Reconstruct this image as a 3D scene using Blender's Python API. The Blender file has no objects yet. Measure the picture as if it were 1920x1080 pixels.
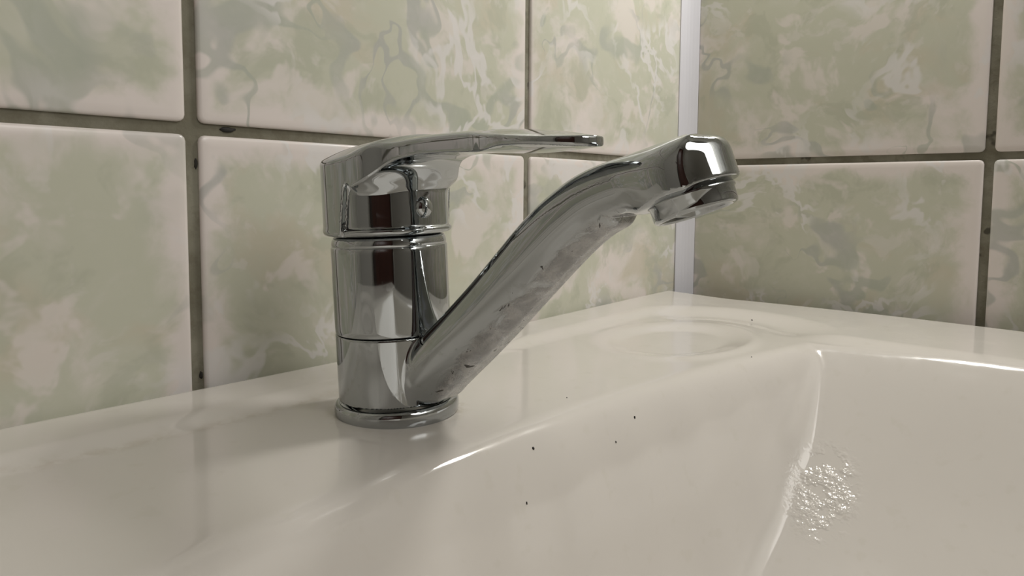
import bpy, bmesh, math, random
import numpy as np
from mathutils import Matrix, Vector

SC = bpy.context.scene
COL = SC.collection
MM = 0.001
Z0 = 0.85                      # height of the basin deck above the floor

def W(x, y, z):                # millimetres around the tap foot -> metres
    return Vector((x * MM, y * MM, z * MM + Z0))

# ------------------------------------------------------------------ camera
CAM = (-176.18, -223.69, 89.10)
YAW, PITCH, ROLL = 0.83400, -0.07497, 0.00677
F_PX, CY_PX = 1311.69, 458.97
cy_, sy_ = math.cos(YAW), math.sin(YAW)
cp_, sp_ = math.cos(PITCH), math.sin(PITCH)
fwd = Vector((sy_ * cp_, cy_ * cp_, sp_))
rgt = Vector((cy_, -sy_, 0))
upv = rgt.cross(fwd)
r2 = math.cos(ROLL) * rgt + math.sin(ROLL) * upv
u2 = -math.sin(ROLL) * rgt + math.cos(ROLL) * upv
cd = bpy.data.cameras.new('camera')
cam = bpy.data.objects.new('camera', cd)
COL.objects.link(cam)
M = Matrix((r2, u2, -fwd)).transposed().to_4x4()
M.translation = W(*CAM)
cam.matrix_world = M
cd.sensor_width = 36.0
cd.lens = F_PX / 1920 * 36.0
cd.shift_y = -(540 - CY_PX) / 1920
cd.clip_start = 0.01
SC.camera = cam

# ------------------------------------------------------------------ world, light, exposure
wd = bpy.data.worlds.new('world')
SC.world = wd
wd.use_nodes = True
wd.node_tree.nodes['Background'].inputs[0].default_value = (0.9, 0.95, 1.0, 1)
wd.node_tree.nodes['Background'].inputs[1].default_value = 0.0
SC.view_settings.view_transform = 'Standard'
SC.view_settings.look = 'None'
SC.view_settings.gamma = 1
SC.view_settings.use_curve_mapping = False
SC.view_settings.exposure = -0.20

def area(name, loc, target, sx, sy, power, col, shape='RECTANGLE'):
    l = bpy.data.lights.new(name, 'AREA')
    l.shape = shape
    l.size, l.size_y = sx, sy
    l.energy = power
    l.color = col
    o = bpy.data.objects.new(name, l)
    COL.objects.link(o)
    o.location = W(*loc)
    d = W(*target) - W(*loc)
    o.rotation_euler = d.to_track_quat('-Z', 'Y').to_euler()
    return o

# the round ceiling lamp of the small bathroom and the small lamp on the right-hand wall beside the mirror
area('ceiling_lamp', (180, -1150, 1000), (100, 0, 0), 0.9, 0.9, 11.5, (1.0, 0.97, 0.925), 'DISK')
area('wall_lamp', (345, -115, 480), (100, 0, 40), 0.07, 0.08, 1.2, (1.0, 0.97, 0.92))

# ------------------------------------------------------------------ node helpers
def new_mat(name):
    m = bpy.data.materials.new(name)
    m.use_nodes = True
    nt = m.node_tree
    return m, nt, nt.nodes['Principled BSDF']

class G:
    """small helper to write node graphs"""
    def __init__(s, nt): s.nt = nt
    def n(s, t, **kw):
        nd = s.nt.nodes.new(t)
        for k, v in kw.items(): setattr(nd, k, v)
        return nd
    def put(s, sock, v):
        if hasattr(v, 'is_output'): s.nt.links.new(v, sock)
        else: sock.default_value = v
    def math(s, op, a, b=0.0, c=0.0, clamp=False):
        nd = s.n('ShaderNodeMath', operation=op, use_clamp=clamp)
        for i, v in enumerate((a, b, c)): s.put(nd.inputs[i], v)
        return nd.outputs[0]
    def vmath(s, op, a, b=(0, 0, 0)):
        nd = s.n('ShaderNodeVectorMath', operation=op)
        s.put(nd.inputs[0], a); s.put(nd.inputs[1], b)
        return nd.outputs[0]
    def noise(s, vec, scale, detail=3, rough=0.5, dist=0.0, out=0):
        nd = s.n('ShaderNodeTexNoise')
        s.put(nd.inputs['Vector'], vec)
        nd.inputs['Scale'].default_value = scale
        nd.inputs['Detail'].default_value = detail
        nd.inputs['Roughness'].default_value = rough
        nd.inputs['Distortion'].default_value = dist
        return nd.outputs[out]
    def ramp(s, fac, a, b, smooth=True):
        nd = s.n('ShaderNodeMapRange')
        nd.interpolation_type = 'SMOOTHSTEP' if smooth else 'LINEAR'
        s.put(nd.inputs[0], fac)
        nd.inputs[1].default_value = a; nd.inputs[2].default_value = b
        nd.clamp = True
        return nd.outputs[0]
    def mix(s, fac, a, b):
        nd = s.n('ShaderNodeMix', data_type='RGBA')
        s.put(nd.inputs[0], fac)
        for sock, v in ((nd.inputs[6], a), (nd.inputs[7], b)):
            if hasattr(v, 'is_output'): s.nt.links.new(v, sock)
            else: sock.default_value = (*v, 1) if len(v) == 3 else v
        return nd.outputs[2]
    def bump(s, h, strength, dist):
        nd = s.n('ShaderNodeBump')
        nd.inputs['Strength'].default_value = strength
        nd.inputs['Distance'].default_value = dist
        s.put(nd.inputs['Height'], h)
        return nd.outputs[0]

def simple(name, col, rough=0.5, metal=0.0, noise_amt=0.0, nscale=40):
    m, nt, b = new_mat(name)
    g = G(nt)
    b.inputs['Roughness'].default_value = rough
    b.inputs['Metallic'].default_value = metal
    tc = g.n('ShaderNodeTexCoord')
    nz = g.noise(tc.outputs['Object'], nscale, 4)
    dark = tuple(c * (1 - noise_amt) for c in col)
    lite = tuple(min(1, c * (1 + noise_amt)) for c in col)
    g.put(b.inputs['Base Color'], g.mix(nz, dark, lite))
    return m

# ------------------------------------------------------------------ materials
def mat_tile():
    m, nt, b = new_mat('marbled_tile_glaze')
    g = G(nt)
    tc = g.n('ShaderNodeTexCoord'); oi = g.n('ShaderNodeObjectInfo')
    loc = tc.outputs['Object']
    rnd = g.math('MULTIPLY', oi.outputs['Random'], 37.0)
    cmb = g.n('ShaderNodeCombineXYZ')
    g.put(cmb.inputs[0], rnd); g.put(cmb.inputs[2], g.math('MULTIPLY', rnd, 0.61))
    p = g.vmath('ADD', loc, cmb.outputs[0])
    # warped coordinate
    wn = g.noise(p, 11, 3, 0.55, out=1)
    wv = g.vmath('MULTIPLY', g.vmath('SUBTRACT', wn, (0.5, 0.5, 0.5)), (0.055, 0.055, 0.055))
    q = g.vmath('ADD', p, wv)
    big = g.noise(q, 9, 4, 0.55)
    mid = g.noise(g.vmath('ADD', q, (3.1, 1.7, 0.4)), 24, 5, 0.6)
    fine = g.noise(g.vmath('ADD', q, (7.1, 0.7, 2.4)), 90, 4, 0.6)
    pale = (0.74, 0.68, 0.65)
    sage = (0.55, 0.555, 0.455)
    deep = (0.45, 0.465, 0.37)
    ochre = (0.57, 0.525, 0.42)
    # edge fade to the pale border of the print
    sep = g.n('ShaderNodeSeparateXYZ'); g.put(sep.inputs[0], loc)
    ex = g.math('SUBTRACT', 0.1075, g.math('ABSOLUTE', sep.outputs[0]))
    ez = g.math('SUBTRACT', 0.1225, g.math('ABSOLUTE', sep.outputs[2]))
    ed = g.math('MINIMUM', ex, ez)
    ed = g.math('ADD', ed, g.math('MULTIPLY', g.math('SUBTRACT', mid, 0.5), 0.05))
    inside = g.ramp(ed, 0.003, 0.016)
    gm = g.math('ADD', g.math('MULTIPLY', big, 0.6), g.math('MULTIPLY', mid, 0.4))
    green = g.math('MULTIPLY', g.ramp(gm, 0.37, 0.49), inside)
    c = g.mix(green, pale, sage)
    def layer(c, off, scale, lo, hi, amt, col, det=4, rough=0.6, dist=0.2):
        f = g.ramp(g.noise(g.vmath('ADD', q, off), scale, det, rough, dist), lo, hi)
        return g.mix(g.math('MULTIPLY', f, g.math('MULTIPLY', inside, amt)), c, col)
    c = layer(c, (1, 9, 4), 15, 0.52, 0.64, 0.65, ochre)
    c = layer(c, (3.1, 1.7, 0.4), 30, 0.53, 0.63, 0.60, deep)
    c = layer(c, (8.4, 2.6, 5.2), 20, 0.55, 0.62, 0.70, pale)
    c = layer(c, (2.9, 6.1, 9.9), 45, 0.58, 0.66, 0.45, (0.69, 0.655, 0.62))
    # grey-green veins: crease of a noise field, of changing width
    vn = g.noise(g.vmath('ADD', q, (5.3, 2.2, 8.8)), 11, 3, 0.6, 0.35)
    vd = g.math('ABSOLUTE', g.math('SUBTRACT', vn, 0.5))
    vw = g.math('MULTIPLY', g.ramp(g.noise(g.vmath('ADD', p, (2, 4, 6)), 22, 3), 0.30, 0.75), 0.065)
    vein = g.math('SUBTRACT', 1.0, g.ramp(g.math('DIVIDE', vd, g.math('MAXIMUM', vw, 0.004)), 0.35, 0.95))
    vmask = g.ramp(g.noise(g.vmath('ADD', p, (12, 3, 1)), 10, 2), 0.42, 0.55)
    vcol = g.mix(g.ramp(g.noise(g.vmath('ADD', p, (9, 9, 1)), 14, 2), 0.4, 0.6), (0.415, 0.445, 0.375), (0.42, 0.43, 0.41))
    c = g.mix(g.math('MULTIPLY', vein, g.math('MULTIPLY', vmask, 0.72)), c, vcol)
    # pale veins with a grey rim
    un = g.noise(g.vmath('ADD', q, (15.3, 7.2, 1.8)), 15, 4, 0.62, 0.4)
    ud = g.math('ABSOLUTE', g.math('SUBTRACT', un, 0.5))
    um = g.ramp(g.noise(g.vmath('ADD', p, (4, 13, 21)), 11, 2), 0.46, 0.58)
    uv = g.math('SUBTRACT', 1.0, g.ramp(ud, 0.012, 0.038))
    c = g.mix(g.math('MULTIPLY', uv, g.math('MULTIPLY', um, 0.8)), c, (0.72, 0.70, 0.69))
    c = g.mix(g.math('MULTIPLY', g.ramp(fine, 0.48, 0.75), 0.16), c, (0.70, 0.66, 0.62))
    g.put(b.inputs['Base Color'], c)
    b.inputs['Roughness'].default_value = 0.28
    b.inputs['IOR'].default_value = 1.5
    g.put(b.inputs['Normal'], g.bump(g.noise(p, 30, 2), 0.12, 0.002))
    return m

def mat_grout():
    m, nt, b = new_mat('dirty_grout')
    g = G(nt)
    tc = g.n('ShaderNodeTexCoord'); p = tc.outputs['Object']
    n1 = g.noise(p, 28, 5, 0.6); n2 = g.noise(p, 160, 4, 0.6); n3 = g.noise(g.vmath('ADD', p, (4, 4, 4)), 60, 3)
    c = g.mix(g.ramp(n1, 0.35, 0.65), (0.155, 0.145, 0.105), (0.235, 0.225, 0.175))
    c = g.mix(g.math('MULTIPLY', g.ramp(n2, 0.45, 0.7), 0.5), c, (0.12, 0.105, 0.07))
    c = g.mix(g.math('MULTIPLY', g.ramp(n3, 0.64, 0.70), 0.8), c, (0.04, 0.035, 0.025))
    g.put(b.inputs['Base Color'], c)
    b.inputs['Roughness'].default_value = 0.9
    g.put(b.inputs['Normal'], g.bump(n2, 0.5, 0.001))
    return m

def mat_ceramic():
    m, nt, b = new_mat('white_ceramic')
    g = G(nt)
    tc = g.n('ShaderNodeTexCoord'); p = tc.outputs['Object']
    n1 = g.noise(p, 14, 4, 0.55)
    c = g.mix(n1, (0.655, 0.622, 0.578), (0.685, 0.655, 0.612))
    # dried water film and lime specks
    at = g.n('ShaderNodeAttribute'); at.attribute_name = 'wet'
    wet = g.math('MULTIPLY', at.outputs['Fac'], g.ramp(g.noise(g.vmath('ADD', p, (6, 6, 1)), 95, 3, 0.6), 0.40, 0.56))
    lime = g.math('MULTIPLY', g.ramp(g.noise(p, 110, 3), 0.60, 0.72), 0.25)
    c = g.mix(lime, c, (0.60, 0.57, 0.50))
    at2 = g.n('ShaderNodeAttribute'); at2.attribute_name = 'stain'
    sm = g.math('MULTIPLY', at2.outputs['Fac'], g.ramp(g.noise(g.vmath('ADD', p, (8, 3, 2)), 120, 4, 0.6), 0.38, 0.62))
    c = g.mix(g.math('MULTIPLY', sm, 0.55), c, (0.36, 0.29, 0.20))
    g.put(b.inputs['Base Color'], c)
    b.inputs['IOR'].default_value = 1.5
    r = g.math('ADD', 0.085, g.math('MULTIPLY', g.ramp(g.noise(g.vmath('ADD', p, (3, 1, 5)), 35, 5, 0.65), 0.42, 0.7), 0.10))
    g.put(b.inputs['Roughness'], r)
    drops = g.noise(g.vmath('ADD', p, (1, 2, 3)), 330, 2, 0.55)
    soft = g.noise(p, 18, 2)
    h = g.math('ADD', g.math('MULTIPLY', soft, 0.5), g.math('MULTIPLY', g.math('MULTIPLY', drops, wet), 6.5))
    g.put(b.inputs['Normal'], g.bump(h, 0.25, 0.0012))
    return m

def mat_chrome():
    m, nt, b = new_mat('chrome_plate')
    g = G(nt)
    tc = g.n('ShaderNodeTexCoord'); p = tc.outputs['Object']
    at = g.n('ShaderNodeAttribute'); at.attribute_name = 'grime'
    gr = at.outputs['Fac']
    at2 = g.n('ShaderNodeAttribute'); at2.attribute_name = 'along'
    st = g.n('ShaderNodeCombineXYZ'); g.put(st.inputs[0], g.math('MULTIPLY', at2.outputs['Fac'], 0.055)); g.put(st.inputs[1], g.math('MULTIPLY', gr, 0.02))
    nA = g.noise(g.vmath('ADD', g.vmath('MULTIPLY', p, (0.7, 0.7, 0.7)), st.outputs[0]), 85, 6, 0.68, 0.6)
    nB = g.noise(g.vmath('ADD', p, (2.2, 5.1, 3.3)), 240, 5, 0.65)
    nC = g.noise(g.vmath('ADD', p, (9.2, 1.1, 6.3)), 130, 4, 0.6, 0.8)
    th = g.math('ADD', nA, g.math('MULTIPLY', g.math('SUBTRACT', gr, 0.5), 0.46))
    scale = g.ramp(th, 0.50, 0.66)
    scale = g.math('MULTIPLY', scale, g.math('ADD', 0.35, g.math('MULTIPLY', nB, 0.65)))
    film = g.math('MULTIPLY', g.ramp(g.noise(p, 40, 5, 0.6), 0.5, 0.75), 0.10)
    fac = g.math('MAXIMUM', scale, film)
    c = g.mix(g.math('MULTIPLY', scale, 0.75), (0.435, 0.455, 0.465), g.mix(g.ramp(nC, 0.4, 0.6), (0.22, 0.205, 0.205), (0.44, 0.42, 0.41)))
    fleck = g.math('MULTIPLY', g.ramp(nC, 0.625, 0.65), g.ramp(gr, 0.3, 0.6))
    smudge = g.ramp(g.noise(g.vmath('ADD', p, (5.5, 3.3, 7.7)), 95, 4, 0.6, 0.3), 0.60, 0.68)
    c = g.mix(g.math('MULTIPLY', smudge, 0.30), c, (0.26, 0.26, 0.25))
    fac = g.math('MAXIMUM', fac, g.math('MULTIPLY', smudge, 0.28))
    c = g.mix(fleck, c, (0.04, 0.035, 0.03))
    g.put(b.inputs['Base Color'], c)
    met = g.math('SUBTRACT', 1.0, g.math('MULTIPLY', scale, 0.55))
    g.put(b.inputs['Metallic'], g.math('MULTIPLY', met, g.math('SUBTRACT', 1.0, fleck)))
    g.put(b.inputs['Roughness'], g.math('ADD', 0.035, g.math('MULTIPLY', fac, 0.36)))
    g.put(b.inputs['Normal'], g.bump(g.math('MULTIPLY', nB, scale), 0.35, 0.0008))
    return m

TILE = mat_tile(); GROUT = mat_grout(); CERAMIC = mat_ceramic(); CHROME = mat_chrome()
TRIM = simple('white_plastic_trim', (0.66, 0.66, 0.705), 0.35, 0, 0.03)
RUBBER = simple('dark_gasket', (0.02, 0.02, 0.018), 0.6, 0, 0.2)
PLASTER = simple('painted_plaster', (0.50, 0.48, 0.45), 0.7, 0, 0.03, 6)
CEIL = simple('ceiling_paint', (0.75, 0.74, 0.71), 0.8, 0, 0.02, 6)
FLOORM = simple('floor_tile', (0.30, 0.26, 0.22), 0.4, 0, 0.15, 12)
WOOD = simple('stand_in_red_brown', (0.060, 0.022, 0.016), 0.35, 0, 0.4, 9)
WOODL = simple('stand_in_frame_brown', (0.045, 0.03, 0.025), 0.4, 0, 0.3, 9)
BLACK = simple('black_grit', (0.02, 0.018, 0.015), 0.8, 0, 0.3, 400)
MESHM = simple('aerator_insert', (0.22, 0.20, 0.18), 0.5, 0.3, 0.35, 900)

# ------------------------------------------------------------------ mesh helpers
def link(name, me, mat, parent=None, smooth=True):
    o = bpy.data.objects.new(name, me)
    COL.objects.link(o)
    if mat and not me.materials: me.materials.append(mat)
    if parent: o.parent = parent
    if smooth:
        me.polygons.foreach_set('use_smooth', [True] * len(me.polygons))
    return o

def mesh_from(name, V, Fc):
    me = bpy.data.meshes.new(name)
    me.from_pydata([tuple(v) for v in V], [], [tuple(f) for f in Fc])
    me.validate(); me.update()
    return me

def box_mesh(name, lo, hi, bev=0.0):
    bm = bmesh.new()
    bmesh.ops.create_cube(bm, size=1)
    for v in bm.verts:
        v.co = Vector([(lo[i] + hi[i]) / 2 + v.co[i] * (hi[i] - lo[i]) for i in range(3)])
    if bev:
        bmesh.ops.bevel(bm, geom=bm.edges[:], offset=bev, segments=2, affect='EDGES', profile=0.6)
    me = bpy.data.meshes.new(name); bm.to_mesh(me); bm.free()
    return me

def structure(o): o['kind'] = 'structure'; return o

def lathe(name, prof, mat, parent, n=128):
    """prof: list of (r, z) in mm, from bottom to top; sharp corners by doubled points"""
    V, Fc = [], []
    for r, z in prof:
        for k in range(n):
            a = 2 * math.pi * k / n
            V.append((r * math.cos(a) * MM, r * math.sin(a) * MM, z * MM))
    m = len(prof)
    for i in range(m - 1):
        if prof[i] == prof[i + 1]: continue
        for k in range(n):
            k2 = (k + 1) % n
            Fc.append((i * n + k, i * n + k2, (i + 1) * n + k2, (i + 1) * n + k))
    me = mesh_from(name, V, Fc)
    return link(name, me, mat, parent)

# ------------------------------------------------------------------ room shell
XR, YB, XL, YF = 389.4, 84.0, -900.0, -1500.0
ZF, ZC = -850.0, 1550.0
TK = 2.2                                    # tiles stand proud of the grout
def wall(name, lo, hi, mat):
    me = box_mesh(name, [c * MM for c in lo], [c * MM for c in hi])
    o = link(name, me, mat, None, False)
    o.location = (0, 0, Z0)
    return structure(o)
wall_back = wall('wall_back', (XL - 100, YB + TK, ZF), (XR + 100, YB + 100, ZC), GROUT)
wall_right = wall('wall_right', (XR + TK, YF - 100, ZF), (XR + 100, YB + TK, ZC), GROUT)
wall_left = wall('wall_left', (XL - 100, YF - 100, ZF), (XL, YB + TK, ZC), PLASTER)
wall_front = wall('wall_front', (XL, YF - 100, ZF), (XR + TK, YF, ZC), PLASTER)
floor = wall('floor', (XL - 100, YF - 100, ZF - 80), (XR + 100, YB + 100, ZF), FLOORM)
ceiling = wall('ceiling', (XL - 100, YF - 100, ZC), (XR + 100, YB + 100, ZC + 80), CEIL)

def tile_mesh(name, w, h):
    """pillow-edged wall tile, face towards -Y, back at y = 0; millimetres in, metres out"""
    rings = [(0.0, 0.0), (0.1, -1.2), (0.7, -1.75), (1.8, -2.05), (4.5, -2.2)]
    V, Fc = [], []
    nc = 4
    for inset, y in rings:
        rc = max(3.0 - inset * 0.5, 0.8)
        hw, hh = w / 2 - inset, h / 2 - inset
        for (sx, sz, a0) in ((1, 1, 0), (-1, 1, 90), (-1, -1, 180), (1, -1, 270)):
            for k in range(nc):
                a = math.radians(a0 + 90 * k / (nc - 1))
                V.append(((sx * (hw - rc) + rc * math.cos(a)) * MM, y * MM, (sz * (hh - rc) + rc * math.sin(a)) * MM))
    n = 4 * nc
    for i in range(len(rings) - 1):
        for k in range(n):
            k2 = (k + 1) % n
            Fc.append((i * n + k, (i + 1) * n + k, (i + 1) * n + k2, i * n + k2)[::-1])
    Fc.append([(len(rings) - 1) * n + k for k in range(n)])
    me = mesh_from(name, V, Fc)
    bm = bmesh.new(); bm.from_mesh(me); bmesh.ops.recalc_face_normals(bm, faces=bm.faces[:])
    big = max(bm.faces, key=lambda f: f.calc_area())
    if big.normal.y > 0: bmesh.ops.reverse_faces(bm, faces=bm.faces[:])
    bm.to_mesh(me); bm.free()
    return me

PITCHX, GAP, PITCHZ, ZG = 221.06, 5.6, 252.0, 115.7
random.seed(4)
meshes = {}
def put_tile(parent, x0, x1, z0, z1, right=False):
    """tile between joint centre lines; x along the wall"""
    w, h = x1 - x0 - GAP, z1 - z0 - 5.2
    key = (round(w, 1), round(h, 1))
    if key not in meshes:
        meshes[key] = tile_mesh('tile', w, h)
    o = link('tile', meshes[key], TILE)
    j = [random.uniform(-0.12, 0.12) for _ in range(3)]
    c = (x0 + x1) / 2
    if right:
        o.matrix_world = Matrix.Translation(W(XR + TK + j[0], c, (z0 + z1) / 2)) @ Matrix.Rotation(math.radians(-90 + j[1]), 4, 'Z')
    else:
        o.matrix_world = Matrix.Translation(W(c, YB + TK + j[0], (z0 + z1) / 2)) @ Matrix.Rotation(math.radians(j[1]), 4, 'Z')
    mw = o.matrix_world.copy()
    o.parent = parent
    o.matrix_parent_inverse = parent.matrix_world.inverted()
    o.matrix_world = mw
bpy.context.view_layer.update()
rows = []
z = ZG
while z < ZC - 5:
    rows.append((z, min(z + PITCHZ, ZC))); z += PITCHZ
z = ZG
while z > ZF + 5:
    rows.append((max(z - PITCHZ, ZF), z)); z -= PITCHZ
XA = -42.96
cols = [(XA + PITCHX, XR - 1)]
x = XA + PITCHX
while x > XL + 5:
    cols.append((max(x - PITCHX, XL), x)); x -= PITCHX
colsr = [(-142.9, YB - 1)]
y = -142.9
while y > YF + 5:
    colsr.append((max(y - PITCHX, YF), y)); y -= PITCHX
for (z0, z1) in rows:
    for (a, b) in cols:
        if b - a > 20: put_tile(wall_back, a, b, z0, z1)
    for (a, b) in colsr:
        if b - a > 20: put_tile(wall_right, a, b, z0, z1, True)

# white corner strip
def corner_strip():
    V, Fc = [], []
    leg, e = 12.5, 1.2
    prof = [(XR - 0.2, YB - leg), (XR - e, YB - leg - 0.2)]
    for k in range(7):                       # gently hollow face
        t = k / 6
        x = (XR - e) * (1 - t) + (XR - leg - 0.2) * t
        y = (YB - leg - 0.2) * (1 - t) + (YB - e) * t
        h = 0.9 * math.sin(math.pi * t)
        prof.append((x + h * 0.7, y + h * 0.7))
    prof += [(XR - leg, YB - 0.2), (XR, YB)]
    n = len(prof)
    for zz in (ZF, ZC):
        for (x, y) in prof: V.append((x * MM, y * MM, zz * MM + Z0))
    for k in range(n):
        k2 = (k + 1) % n
        Fc.append((k, k2, n + k2, n + k))
    me = mesh_from('trim_1', V, Fc)
    bm = bmesh.new(); bm.from_mesh(me); bmesh.ops.recalc_face_normals(bm, faces=bm.faces[:]); bm.to_mesh(me); bm.free()
    o = structure(link('trim_1', me, TRIM, None, False))
    o['label'] = 'white plastic corner strip where the two tiled walls meet'
corner_strip()

# mould spots in the joints
def blob(name, loc, r, mat, parent=None, seed=0, flat=(1, 1, 1)):
    rnd = random.Random(seed)
    bm = bmesh.new()
    bmesh.ops.create_icosphere(bm, subdivisions=2, radius=1)
    for v in bm.verts:
        k = r * (1 + rnd.uniform(-0.22, 0.22)) * MM
        v.co = Vector((v.co.x * k * flat[0], v.co.y * k * flat[1], v.co.z * k * flat[2]))
    me = bpy.data.meshes.new(name); bm.to_mesh(me); bm.free()
    o = link(name, me, mat)
    o.location = W(*loc)
    if parent:
        mw = Matrix.Translation(W(*loc))
        o.parent = parent; o.matrix_parent_inverse = parent.matrix_world.inverted(); o.matrix_world = mw
    return o

# added leaf and frame, standing in for the camera holder's dark reflection in chrome
def stand_in_door():
    e = bpy.data.objects.new('stand_in_door_1', None); COL.objects.link(e)
    e.location = W(XL, -840, ZF); e['kind'] = 'structure'
    bpy.context.view_layer.update()
    def part(nm, lo, hi, mat, bev=2):
        me = box_mesh(nm, [c * MM for c in lo], [c * MM for c in hi], bev * MM)
        return link(nm, me, mat, e, False)
    part('stand_in_leaf', (0.5, -450, 8), (38, 450, 1960), WOOD)
    for (a, b) in ((120, 900), (1040, 1840)):
        part('stand_in_panel', (38, -330, a), (44, 330, b), WOOD, 3)
    part('stand_in_frame', (0.5, -520, 0), (50, -454, 2030), WOODL)
    part('stand_in_frame', (0.5, 454, 0), (50, 520, 2030), WOODL)
    part('stand_in_frame', (0.5, -454, 1964), (50, 454, 2030), WOODL)
stand_in_door()

# ------------------------------------------------------------------ washbasin
def sstep(a, b, x):
    t = np.clip((x - a) / (b - a), 0, 1)
    return t * t * (3 - 2 * t)
def smax(a, b, k):
    h = np.clip(0.5 + 0.5 * (a - b) / k, 0, 1)
    return b * (1 - h) + a * h + k * h * (1 - h)
def smin(a, b, k): return -smax(-a, -b, k)
def prof(d, R, th):
    th = math.radians(th)
    dm = R * math.sin(th)
    arc = -(R - np.sqrt(np.maximum(R * R - np.clip(d, 0, dm) ** 2, 0)))
    return arc - np.maximum(d - dm, 0) * math.tan(th)

def lip(d, D, th):
    """roll-over whose slope grows smoothly from level to th over D"""
    t = np.clip(d / D, 0, 1)
    return -math.tan(math.radians(th)) * (D * (t ** 3 - t ** 4 / 2) + np.maximum(d - D, 0))

def basin_z(X, Y):
    """height of the basin's glazed top over the deck plane (mm)"""
    ax = np.abs(X)
    # recessed middle of the deck between the rear band and the rounded ends
    rear = sstep(33, 49, Y - 4 * sstep(0, 300, X))
    dx = np.maximum(ax - 262, 0); dy = np.minimum(Y + 8, 0) * 0.75 + np.maximum(Y + 8, 0)
    endd = np.sqrt(dx * dx + dy * dy)
    end = sstep(40, 64, endd) * sstep(255, 275, ax)
    deck = 3.0 * np.maximum(rear, end) - 1.5 * np.exp(-((endd - 36) / 11) ** 2) * sstep(258, 285, ax) * (1 - rear)
    deck = deck + 2.6 * sstep(150, 370, X) * sstep(20, 90, Y)
    # soap dishes
    for s in (1, -1):
        u = (X - s * 207) / 58; v = (Y + 12) / 42
        u2 = u * 0.95 + s * 0.31 * v; v2 = v * 0.95 - s * 0.31 * u
        r = np.sqrt(u2 * u2 + v2 * v2)
        deck = deck - 2.4 * (1 - sstep(0.62, 0.93, r)) + 1.25 * np.exp(-((r - 1.03) / 0.10) ** 2) * (0.35 + 0.65 * sstep(0.2, -0.6, v))
    # bowl
    y0 = -46 - 15 * (X / 180) ** 2 + 0.5 * np.sin(X / 9.0 + 0.6) * np.sin(X / 23.0)
    back = lip(y0 + 2 - Y, 35, 76)
    # the ends of the bowl start steep and flatten out towards the floor
    x0 = 266 - 14 * np.exp(np.clip((Y + 84) / 42, -20, 0))
    dr = x0 - ax
    dr = dr + 0.16 * (70 * np.tanh(np.clip(-84 - Y, 0, 300) / 70)) * sstep(0, 70, dr)
    dr = np.where(dr > 0, np.sqrt(dr * dr + 16) - 4, 0)
    right = -0.86 * dr + 0.0007 * np.minimum(dr, 200) ** 2
    front = prof(Y + 372, 20, 60)
    def join(a, b): return smax(a, b, np.clip(-0.85 * np.maximum(a, b), 0.01, 40))
    w = join(join(back, right), front)
    w = smax(w, -118 + 0 * X, 60)
    return deck + w

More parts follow.
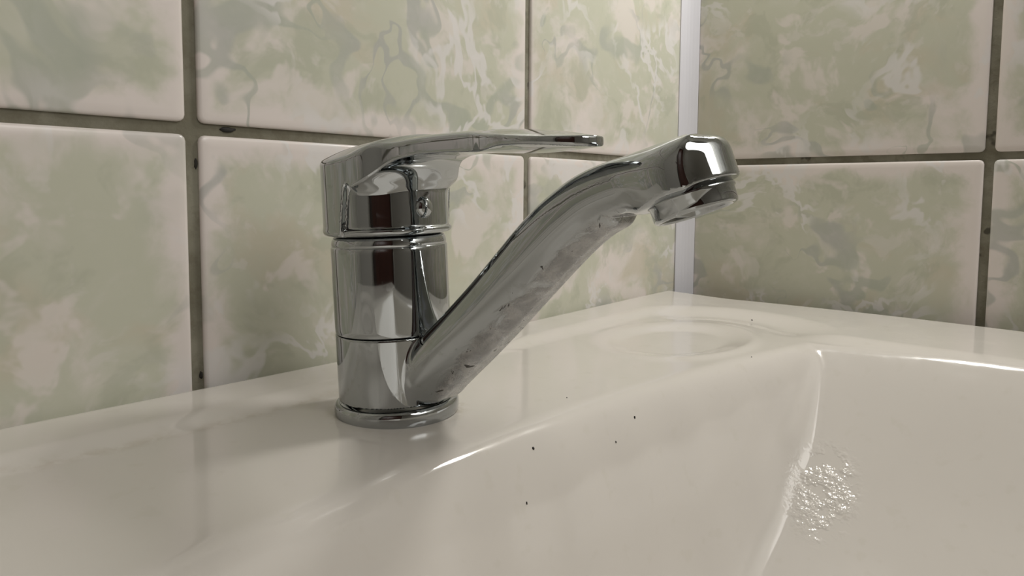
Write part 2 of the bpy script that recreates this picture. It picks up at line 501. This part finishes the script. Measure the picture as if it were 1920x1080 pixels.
def xr(y): return 376 - ((y + 85) / 175) ** 2 * 16
def yb(x): return 82.3 - 2.2 * np.exp(-((x - 10) / 120) ** 2) + 0.8 * sstep(100, 380, np.abs(x))
def make_basin():
    edge = [0, 0.25, 0.7, 1.4, 2.3, 3.5, 5.0]
    L = 752.0; H = 502.0
    nx, ny = 430, 330
    us = np.array([e / L for e in edge] + list(np.linspace(6.5 / L, 1 - 6.5 / L, nx)) + [1 - e / L for e in edge[::-1]])
    vs = np.array([e / H for e in edge] + list(np.linspace(6.5 / H, 1 - 6.5 / H, ny)) + [1 - e / H for e in edge[::-1]])
    U, Vv = np.meshgrid(us, vs)
    Y0 = -420.0
    Y = Y0 + (82.3 - Y0) * Vv
    X = (2 * U - 1) * xr(Y)
    Y = Y0 + (yb(X) - Y0) * Vv
    Z = basin_z(X, Y)
    def rnd(d, R=5.0):
        t = np.clip(R - d, 0, R)
        return R - np.sqrt(np.maximum(R * R - t * t, 0))
    dE = np.minimum(np.minimum(U * L, (1 - U) * L), np.minimum(Vv * H, (1 - Vv) * H))
    Z = Z - rnd(dE)
    V = np.stack([X, Y, Z], -1).reshape(-1, 3)
    nu, nv = len(us), len(vs)
    idx = np.arange(nu * nv).reshape(nv, nu)
    q = np.stack([idx[:-1, :-1], idx[:-1, 1:], idx[1:, 1:], idx[1:, :-1]], -1).reshape(-1, 4)
    # skirt: down the outside, in under the basin, then closed
    loop = np.concatenate([idx[0, :-1], idx[:-1, -1], idx[-1, ::-1][:-1], idx[::-1, 0][:-1]])
    ring = V[loop]
    allV = [V]; faces = [q]; prev = loop; base = len(V)
    cx, cyy = 0.0, -170.0
    for (zz, sc) in ((-34, 1.0), (-40, 0.99), (-150, 0.86), (-165, 0.80)):
        R = ring.copy()
        R[:, 0] = cx + (ring[:, 0] - cx) * sc
        sy = np.where(ring[:, 1] > cyy, 1.0, sc)
        R[:, 1] = cyy + (ring[:, 1] - cyy) * sy
        R[:, 2] = zz
        new = np.arange(base, base + len(R)); base += len(R)
        allV.append(R)
        faces.append(np.stack([prev, np.roll(prev, -1), np.roll(new, -1), new], -1)[:, ::-1])
        prev = new
    V = np.concatenate(allV) * MM
    Fc = np.concatenate(faces)
    me = bpy.data.meshes.new('washbasin')
    me.vertices.add(len(V)); me.vertices.foreach_set('co', V.ravel())
    me.loops.add(Fc.size); me.loops.foreach_set('vertex_index', Fc.ravel().astype(np.int32))
    me.polygons.add(len(Fc))
    me.polygons.foreach_set('loop_start', np.arange(0, Fc.size, 4, dtype=np.int32))
    me.update(calc_edges=True); me.validate()
    bm = bmesh.new(); bm.from_mesh(me)
    bm.verts.ensure_lookup_table()
    bm.faces.new([bm.verts[i] for i in prev])
    bm.to_mesh(me); bm.free()
    # wet patch attribute
    a = me.attributes.new('wet', 'FLOAT', 'POINT')
    P = np.zeros((len(me.vertices), 3), np.float32); me.vertices.foreach_get('co', P.ravel()); P = P / MM
    wet = np.exp(-(((P[:, 0] - WET[0]) / 19) ** 2 + ((P[:, 1] - WET[1]) / 14) ** 2) ** 2)
    a.data.foreach_set('value', wet.astype(np.float32))
    # lime and dirt left by standing water: round the tap foot and along the rear step of the deck
    rr = np.hypot(P[:, 0], P[:, 1]); ang = np.arctan2(P[:, 1], P[:, 0])
    st = np.exp(-((rr - 26.5) / 2.4) ** 2) * (0.25 + 0.75 * np.exp(-((ang + 0.35) / 0.8) ** 2))
    st = st + 0.45 * np.exp(-((P[:, 1] - 37 - 3 * np.sin(P[:, 0] / 40)) / 3.0) ** 2) * (P[:, 0] < 20)
    a2 = me.attributes.new('stain', 'FLOAT', 'POINT'); a2.data.foreach_set('value', st.astype(np.float32))
    o = link('washbasin', me, CERAMIC)
    o.location = (0, 0, Z0)
    o['label'] = 'wide white ceramic washbasin with a flat tap deck in the tiled corner'
    o['category'] = 'washbasin'
    return o
WET = (183.0, -110.5)
basin = make_basin()

# ------------------------------------------------------------------ mixer tap
def surface_nets(f, lo, hi, h):
    """mesh the zero level of f (numpy, mm); returns verts, quads, normals"""
    ax = [np.arange(lo[i], hi[i] + h, h) for i in range(3)]
    n = [len(a) for a in ax]
    Xg, Yg, Zg_ = np.meshgrid(*ax, indexing='ij')
    D = f(Xg, Yg, Zg_).astype(np.float32)
    S = D < 0
    def corner(a, i, j, k): return a[i:n[0] - 1 + i, j:n[1] - 1 + j, k:n[2] - 1 + k]
    cnt = sum(corner(S, i, j, k).astype(np.int8) for i in (0, 1) for j in (0, 1) for k in (0, 1))
    act = (cnt > 0) & (cnt < 8)
    I = np.argwhere(act)
    vid = -np.ones(act.shape, np.int64); vid[act] = np.arange(len(I))
    acc = np.zeros((len(I), 3)); num = np.zeros(len(I))
    cs = [(i, j, k) for i in (0, 1) for j in (0, 1) for k in (0, 1)]
    for a in cs:
        for b in cs:
            if sum(abs(a[t] - b[t]) for t in range(3)) != 1 or a > b: continue
            da = D[I[:, 0] + a[0], I[:, 1] + a[1], I[:, 2] + a[2]]
            db = D[I[:, 0] + b[0], I[:, 1] + b[1], I[:, 2] + b[2]]
            m = (da < 0) != (db < 0)
            t = np.where(m, da / np.where(m, da - db, 1), 0)
            for d in range(3):
                acc[:, d] += np.where(m, a[d] + t * (b[d] - a[d]), 0)
            num += m
    V = (I + acc / num[:, None]) * h + np.array(lo)
    quads = []
    for d in range(3):
        e = [(1, 0, 0), (0, 1, 0), (0, 0, 1)][d]
        o1, o2 = [(1, 2), (2, 0), (0, 1)][d]
        A = S[:n[0] - e[0], :n[1] - e[1], :n[2] - e[2]]
        B = S[e[0]:, e[1]:, e[2]:]
        E = np.argwhere(A != B)
        E = E[(E[:, o1] > 0) & (E[:, o2] > 0) & (E[:, o1] < n[o1] - 1) & (E[:, o2] < n[o2] - 1)]
        sgn = A[E[:, 0], E[:, 1], E[:, 2]]
        def at(s1, s2):
            C = E.copy(); C[:, o1] -= s1; C[:, o2] -= s2
            return vid[C[:, 0], C[:, 1], C[:, 2]]
        Q = np.stack([at(1, 1), at(0, 1), at(0, 0), at(1, 0)], -1)
        Q[~sgn] = Q[~sgn][:, ::-1]
        quads.append(Q)
    Q = np.concatenate(quads)
    def grad(V, e=0.05):
        g = np.zeros_like(V)
        for d in range(3):
            p = V.copy(); p[:, d] += e; m = V.copy(); m[:, d] -= e
            g[:, d] = (f(p[:, 0], p[:, 1], p[:, 2]) - f(m[:, 0], m[:, 1], m[:, 2])) / (2 * e)
        return g
    for _ in range(3):
        g = grad(V); l2 = np.maximum((g * g).sum(1), 0.05)
        s = np.clip(f(V[:, 0], V[:, 1], V[:, 2]) / l2, -0.3, 0.3)
        V = V - g * s[:, None]
    g = grad(V, 0.12); N = g / np.maximum(np.linalg.norm(g, axis=1), 1e-6)[:, None]
    return V, Q, N

def mesh_np(name, V, Q, N, attr=None, along=None):
    me = bpy.data.meshes.new(name)
    V = V * MM
    me.vertices.add(len(V)); me.vertices.foreach_set('co', V.ravel())
    me.loops.add(Q.size); me.loops.foreach_set('vertex_index', Q.ravel().astype(np.int32))
    me.polygons.add(len(Q))
    me.polygons.foreach_set('loop_start', np.arange(0, Q.size, 4, dtype=np.int32))
    me.update(calc_edges=True)
    me.polygons.foreach_set('use_smooth', [True] * len(Q))
    me.normals_split_custom_set_from_vertices([tuple(n) for n in N])
    if attr is not None:
        a = me.attributes.new('grime', 'FLOAT', 'POINT'); a.data.foreach_set('value', attr.astype(np.float32))
    if along is not None:
        a = me.attributes.new('along', 'FLOAT', 'POINT'); a.data.foreach_set('value', along.astype(np.float32))
    return me

TILT = math.radians(2.5)
az = Vector((-.67 * math.tan(TILT), .74 * math.tan(TILT), 1)).normalized()
ay = (Vector((0, 1, 0)) - az * az.y).normalized()
axv = ay.cross(az)
tap = bpy.data.objects.new('basin_mixer_tap', None)
COL.objects.link(tap)
TM = Matrix((axv, ay, az)).transposed().to_4x4(); TM.translation = W(1.2, 0, 0)
tap.matrix_world = TM
tap['label'] = 'chrome single lever mixer tap with swivel spout standing on the basin deck'
tap['category'] = 'tap'

def turned(V, phi):
    """(lateral, forward, up) -> tap frame, forward = -Y turned by phi towards +X"""
    c, s = math.cos(phi), math.sin(phi)
    out = np.empty_like(V)
    out[:, 0] = V[:, 0] * c + V[:, 1] * s
    out[:, 1] = V[:, 0] * s - V[:, 1] * c
    out[:, 2] = V[:, 2]
    return out

# --- turned parts
lathe('gasket', [(22.6, -1.6), (23.2, -1.4), (23.2, 0.4), (20, 0.5)], RUBBER, tap)
lathe('base_ring', [(19, -0.9), (24.5, -0.9), (24.95, -0.4), (25.15, 1.8), (25.1, 3.6), (24.8, 4.8), (24.2, 5.4), (23.4, 5.7), (22.6, 5.6), (22.3, 5.2), (22.2, 4.4), (22.0, 4.2), (19, 4.2)], CHROME, tap)
lathe('body', [(18, 33.6), (22.6, 33.6), (22.95, 33.75), (23.1, 34.1), (23.15, 36), (23.2, 50), (23.2, 66.0), (23.15, 67.6), (22.95, 67.9), (22.8, 67.95), (22.8, 68.25), (22.95, 68.35), (22.9, 69.2), (22.6, 70.6), (22.2, 71.4), (21.6, 71.8), (21.0, 71.9), (18, 71.9)], CHROME, tap)
lathe('cartridge_collar', [(19, 70), (20.8, 70.2), (20.8, 76), (19, 76)], RUBBER, tap)

# --- lever handle (one casting: cap with the lever growing out of it)
PH_H = math.radians(-4.0)
HK = np.array([-30, -20, -10, 0, 8, 26, 42, 56, 70, 80, 90, 98, 106, 112])
HT = np.array([101.6, 105.6, 107.8, 108.9, 109.2, 109.0, 108.7, 108.3, 107.6, 106.9, 105.7, 104.4, 102.9, 101.8])
BK = np.array([-40, 5.5, 7.0, 8.6, 13, 19, 26, 36, 50, 62, 76, 90, 100, 108, 112])
BT = np.array([66, 66, 78, 88.4, 91.4, 95.0, 98.6, 100.9, 101.2, 100.6, 99.4, 98.8, 98.9, 99.3, 99.5])
WK = np.array([-40, 0, 8, 16, 24, 32, 42, 52, 60, 66, 72, 78, 86, 94, 100, 104, 106.5, 108, 109])
WT = np.array([25.5, 25.5, 24.3, 21.5, 18.0, 15.2, 12.6, 11.2, 10.6, 11.0, 12.6, 13.8, 14.2, 13.2, 11.0, 8.4, 5.8, 3.0, -1.5])
def spl(K, T):
    """Catmull-Rom resample to a fine table"""
    K = K.astype(float); m = np.gradient(T, K)
    d = np.diff(T) / np.diff(K)
    for i in range(1, len(K) - 1):
        if d[i - 1] * d[i] <= 0: m[i] = 0
    xs = np.linspace(K[0], K[-1], 1600)
    i = np.clip(np.searchsorted(K, xs) - 1, 0, len(K) - 2)
    h = K[i + 1] - K[i]; t = (xs - K[i]) / h
    ys = (2*t**3-3*t**2+1)*T[i] + (t**3-2*t**2+t)*h*m[i] + (-2*t**3+3*t**2)*T[i+1] + (t**3-t**2)*h*m[i+1]
    return xs, ys
hx, hy = spl(HK, HT); bx, by = spl(BK, BT); wx, wy = spl(WK, WT)
wg = np.gradient(wy, wx)
def handle_f(x, y, z):
    top = np.interp(y, hx, hy) - 0.0115 * x * x
    bot = np.interp(y, bx, by)
    bot = bot + 0.012 * x * x * sstep(66, 84, y)
    w = np.interp(y, wx, wy); g = np.interp(y, wx, wg)
    plan_l = (np.abs(x) - w) / np.sqrt(1 + np.minimum(g * g, 9))
    circ = np.sqrt(x * x + y * y) - 25.5
    plan = np.where(y < 0, circ, np.minimum(circ, smax(plan_l, -y, 0.5)))
    plan = np.where(y < 0, circ, smin(circ, plan_l, 5.0))
    lev = smax(plan, z - top, 1.6 - 0.9 * sstep(55, 80, y))
    lev = smax(lev, (bot - z) * 0.75, 0.8)
    # cap core under the lever, set back from the skirt, rising into the lever
    rad = np.sqrt(x * x + y * y)
    core = smax(rad - 24.2, z - np.minimum(104, top - 2.0), 0.8)
    kf = 0.5 + 9.0 * sstep(6, 20, y) * sstep(82, 92, z)
    fil = smin(lev, core, kf)
    skirt = smax(rad - 25.5, z - 75.0, 1.2)
    d = smin(fil, skirt, 1.2)
    d = smax(d, 72.3 - z, 2.6)
    return d
V, Q, N = surface_nets(handle_f, (-30, -30, 70), (30, 113, 113), 0.55)
me = mesh_np('lever_handle', turned(V, PH_H), Q, turned(N, PH_H), np.zeros(len(V)))
# mirrored frame: keep outward winding
me.flip_normals()
me.normals_split_custom_set_from_vertices([tuple(n) for n in turned(N, PH_H)])
handle = link('lever_handle', me, CHROME, tap, False)

# domed screw cap on the front of the handle cap
def screw_cap():
    prof_ = [(0.01, 2.6), (0.8, 2.55), (1.7, 2.2), (2.7, 1.7), (3.35, 0.95), (3.65, 0.2), (3.65, -1.5)]
    V, Fc = [], []
    n = 32
    for r, h in prof_:
        for k in range(n):
            a = 2 * math.pi * k / n
            V.append((r * math.cos(a), 24.2 + h, 82.6 + r * math.sin(a) * 1.12))
    for i in range(len(prof_) - 1):
        for k in range(n):
            k2 = (k + 1) % n
            Fc.append((i * n + k, (i + 1) * n + k, (i + 1) * n + k2, i * n + k2))
    Vn = turned(np.array(V), PH_H) * MM
    me = mesh_from('screw_cap', Vn, Fc)
    bm = bmesh.new(); bm.from_mesh(me); bmesh.ops.recalc_face_normals(bm, faces=bm.faces[:]); bm.to_mesh(me); bm.free()
    link('screw_cap', me, CHROME, tap)
screw_cap()

# --- swivel spout with its ring
PH_S = math.radians(5.0)
PATH = np.array([(8, 5), (14, 10.5), (19.5, 15.3), (26.6, 21.8), (41, 34.0), (55, 46.4), (68, 58.6), (79, 68.8), (88, 76.2), (97.5, 82.2), (106, 85.4), (115, 87.4), (124, 89.0), (130, 90.0)], float)
s_ = np.concatenate([[0], np.cumsum(np.hypot(*np.diff(PATH, axis=0).T))])
px_, py_ = spl(s_, PATH[:, 0])[1], spl(s_, PATH[:, 1])[1]
px_, py_ = px_[::16], py_[::16]
SB = (130.0, 78.7); SA = (math.sin(math.radians(18)), -math.cos(math.radians(18)))   # outlet centre, outlet axis
def spout_f(x, y, z):
    sh = np.shape(x)
    xf, yf, zf = np.ravel(x), np.ravel(y), np.ravel(z)
    best = np.full(len(xf), 1e9); nn = np.zeros(len(xf)); tt = np.zeros(len(xf))
    m = len(px_) - 1
    for i in range(m):
        dx, dz = px_[i+1] - px_[i], py_[i+1] - py_[i]
        L2 = dx*dx + dz*dz; L = math.sqrt(L2)
        rx, rz = yf - px_[i], zf - py_[i]
        t = (rx*dx + rz*dz) / L2
        tc = np.clip(t, 0, 1)
        d2 = (rx - tc*dx)**2 + (rz - tc*dz)**2
        k = d2 < best
        best = np.where(k, d2, best)
        nn = np.where(k, (dx*rz - dz*rx) / L, nn)
        tt = np.where(k, (i + tc) / m, tt)
    # section: rounded, flat crown, slightly narrower foot
    hh = 11.3 - 1.7 * sstep(0.6, 0.95, tt)
    hw = 12.8 - 1.6 * sstep(0.05, 0.5, tt) + 1.6 * sstep(0.75, 1.0, tt)
    lowf = sstep(2, -11, nn)
    hw = hw - 3.0 * lowf - 1.0 * sstep(2, 11, nn)
    rr = 5.5
    qx = np.abs(xf) - hw + rr; qn = np.abs(nn) - hh + rr
    sec = np.hypot(np.maximum(qx, 0), np.maximum(qn, 0)) + np.minimum(np.maximum(qx, qn), 0) - rr
    endcut = np.maximum((yf - 128) , 0)
    tube = smax(sec, endcut - 2, 2)
    tube = smax(tube, 7.4 - zf, 3.0)
    # outlet barrel
    ry, rz = yf - SB[0], zf - SB[1]
    h = -(ry * SA[0] + rz * SA[1])
    q = ry * -SA[1] + rz * SA[0]
    rad = np.sqrt(q * q + xf * xf)
    topc = 20.2 + 0.05 * q - 0.007 * rad * rad
    bar = smax(rad - 14.9, h - topc, 4.6)
    bar = smax(bar, 6.8 - h, 0.9)
    tb = smax(tube, np.minimum(6.8 - h, (yf - 107) * 0.8), 1.6)
    d = smin(tb, bar, 6.5)
    ring = smax(np.sqrt(xf*xf + yf*yf) - 23.15, np.abs(zf - 20.0) - 13.3, 0.7)
    d = smin(d, ring, 1.8)
    return d.reshape(sh)
V, Q, N = surface_nets(spout_f, (-27, -27, 4), (27, 150, 107), 0.8)
# grime where the water runs back along the flank and the underside of the spout
px2 = np.interp(V[:, 1], px_, py_)
nrm = (V[:, 2] - px2) * 0.75
gr = sstep(0, -10, nrm) * sstep(20, 40, V[:, 1]) * (1 - sstep(108, 122, V[:, 1]))
gr = np.maximum(gr * 0.95, 0.12 * sstep(15, 25, V[:, 1]))
Vt, Nt = turned(V, PH_S), turned(N, PH_S)
me = mesh_np('spout', Vt, Q, Nt, gr, V[:, 1] / 130.0)
me.flip_normals()
me.normals_split_custom_set_from_vertices([tuple(n) for n in Nt])
spout = link('spout', me, CHROME, tap, False)

# --- aerator: ring with a mesh insert
def on_outlet(name, prof_, mat, parent, n=96):
    V, Fc = [], []
    for r, h in prof_:
        for k in range(n):
            a = 2 * math.pi * k / n
            lx, q = r * math.cos(a), r * math.sin(a)
            V.append((lx, SB[0] - SA[0] * h - SA[1] * q, SB[1] - SA[1] * h + SA[0] * q))
    for i in range(len(prof_) - 1):
        for k in range(n):
            k2 = (k + 1) % n
            Fc.append((i * n + k, (i + 1) * n + k, (i + 1) * n + k2, i * n + k2))
    me = mesh_from(name, turned(np.array(V), PH_S) * MM, Fc)
    bm = bmesh.new(); bm.from_mesh(me); bmesh.ops.recalc_face_normals(bm, faces=bm.faces[:]); bm.to_mesh(me); bm.free()
    return link(name, me, mat, parent)
aer = on_outlet('aerator', [(12.5, 8.5), (12.5, 6.4), (12.9, 5.6), (13.0, 5.0), (12.5, 4.6), (12.45, 1.2), (12.2, 0.4), (11.5, 0.05), (10.6, 0.1), (10.2, 0.7), (10.1, 2.4), (9.9, 2.5)], CHROME, tap)
on_outlet('aerator_mesh', [(10.2, 1.9), (7.5, 1.7), (7.3, 2.2), (4.5, 2.0), (4.3, 1.6), (0.05, 1.5)], MESHM, aer)

# ------------------------------------------------------------------ dirt: mould in the joints, grit on the glaze
blob('mould_spot', (-26.5, YB + TK - 0.1, 116.4), 3.0, BLACK, wall_back, 3, (1.15, 0.25, 0.42))
blob('mould_spot', (-41.2, YB + TK - 0.1, 100.5), 2.4, BLACK, wall_back, 5, (0.30, 0.25, 1.0))
blob('mould_spot', (-41.4, YB + TK - 0.1, 6.5), 1.8, BLACK, wall_back, 8, (0.45, 0.25, 1.0))
SPECKS = [
    (19.3, -57.8, 0.80, 1.25, 'tiny jet black speck on the rolled basin edge, the darkest of the specks'),
    (61.4, -41.0, 0.45, 1.0, 'pinpoint black speck on the flat deck under the spout'),
    (82.4, -62.3, 0.62, 2.0, 'upright dark fleck on the bowl wall below the spout outlet'),
    (65.2, -64.2, 0.52, 1.6, 'small grey-brown fleck on the bowl wall, just lower than the upright dark fleck'),
    (7.4, -65.1, 0.55, 1.6, 'brownish fleck low on the bowl wall, the lowest of the specks'),
    (304.6, -19.1, 1.0, 0.8, 'black speck on the deck at the far end of the soap hollow'),
    (193.4, -66.8, 0.55, 0.8, 'faint dot on the basin edge in front of the soap hollow'),
]
for i, (x, y, r, tall, lab) in enumerate(SPECKS):
    z = float(basin_z(np.array([x]), np.array([y]))[0])
    o = blob('grit_speck', (x, y, z + 0.08), r * 0.78, BLACK, None, 20 + i, (0.75, 0.75, tall * 0.8))
    o['label'] = lab
    o['category'] = 'speck'
    o['group'] = 'specks of dirt on the basin'
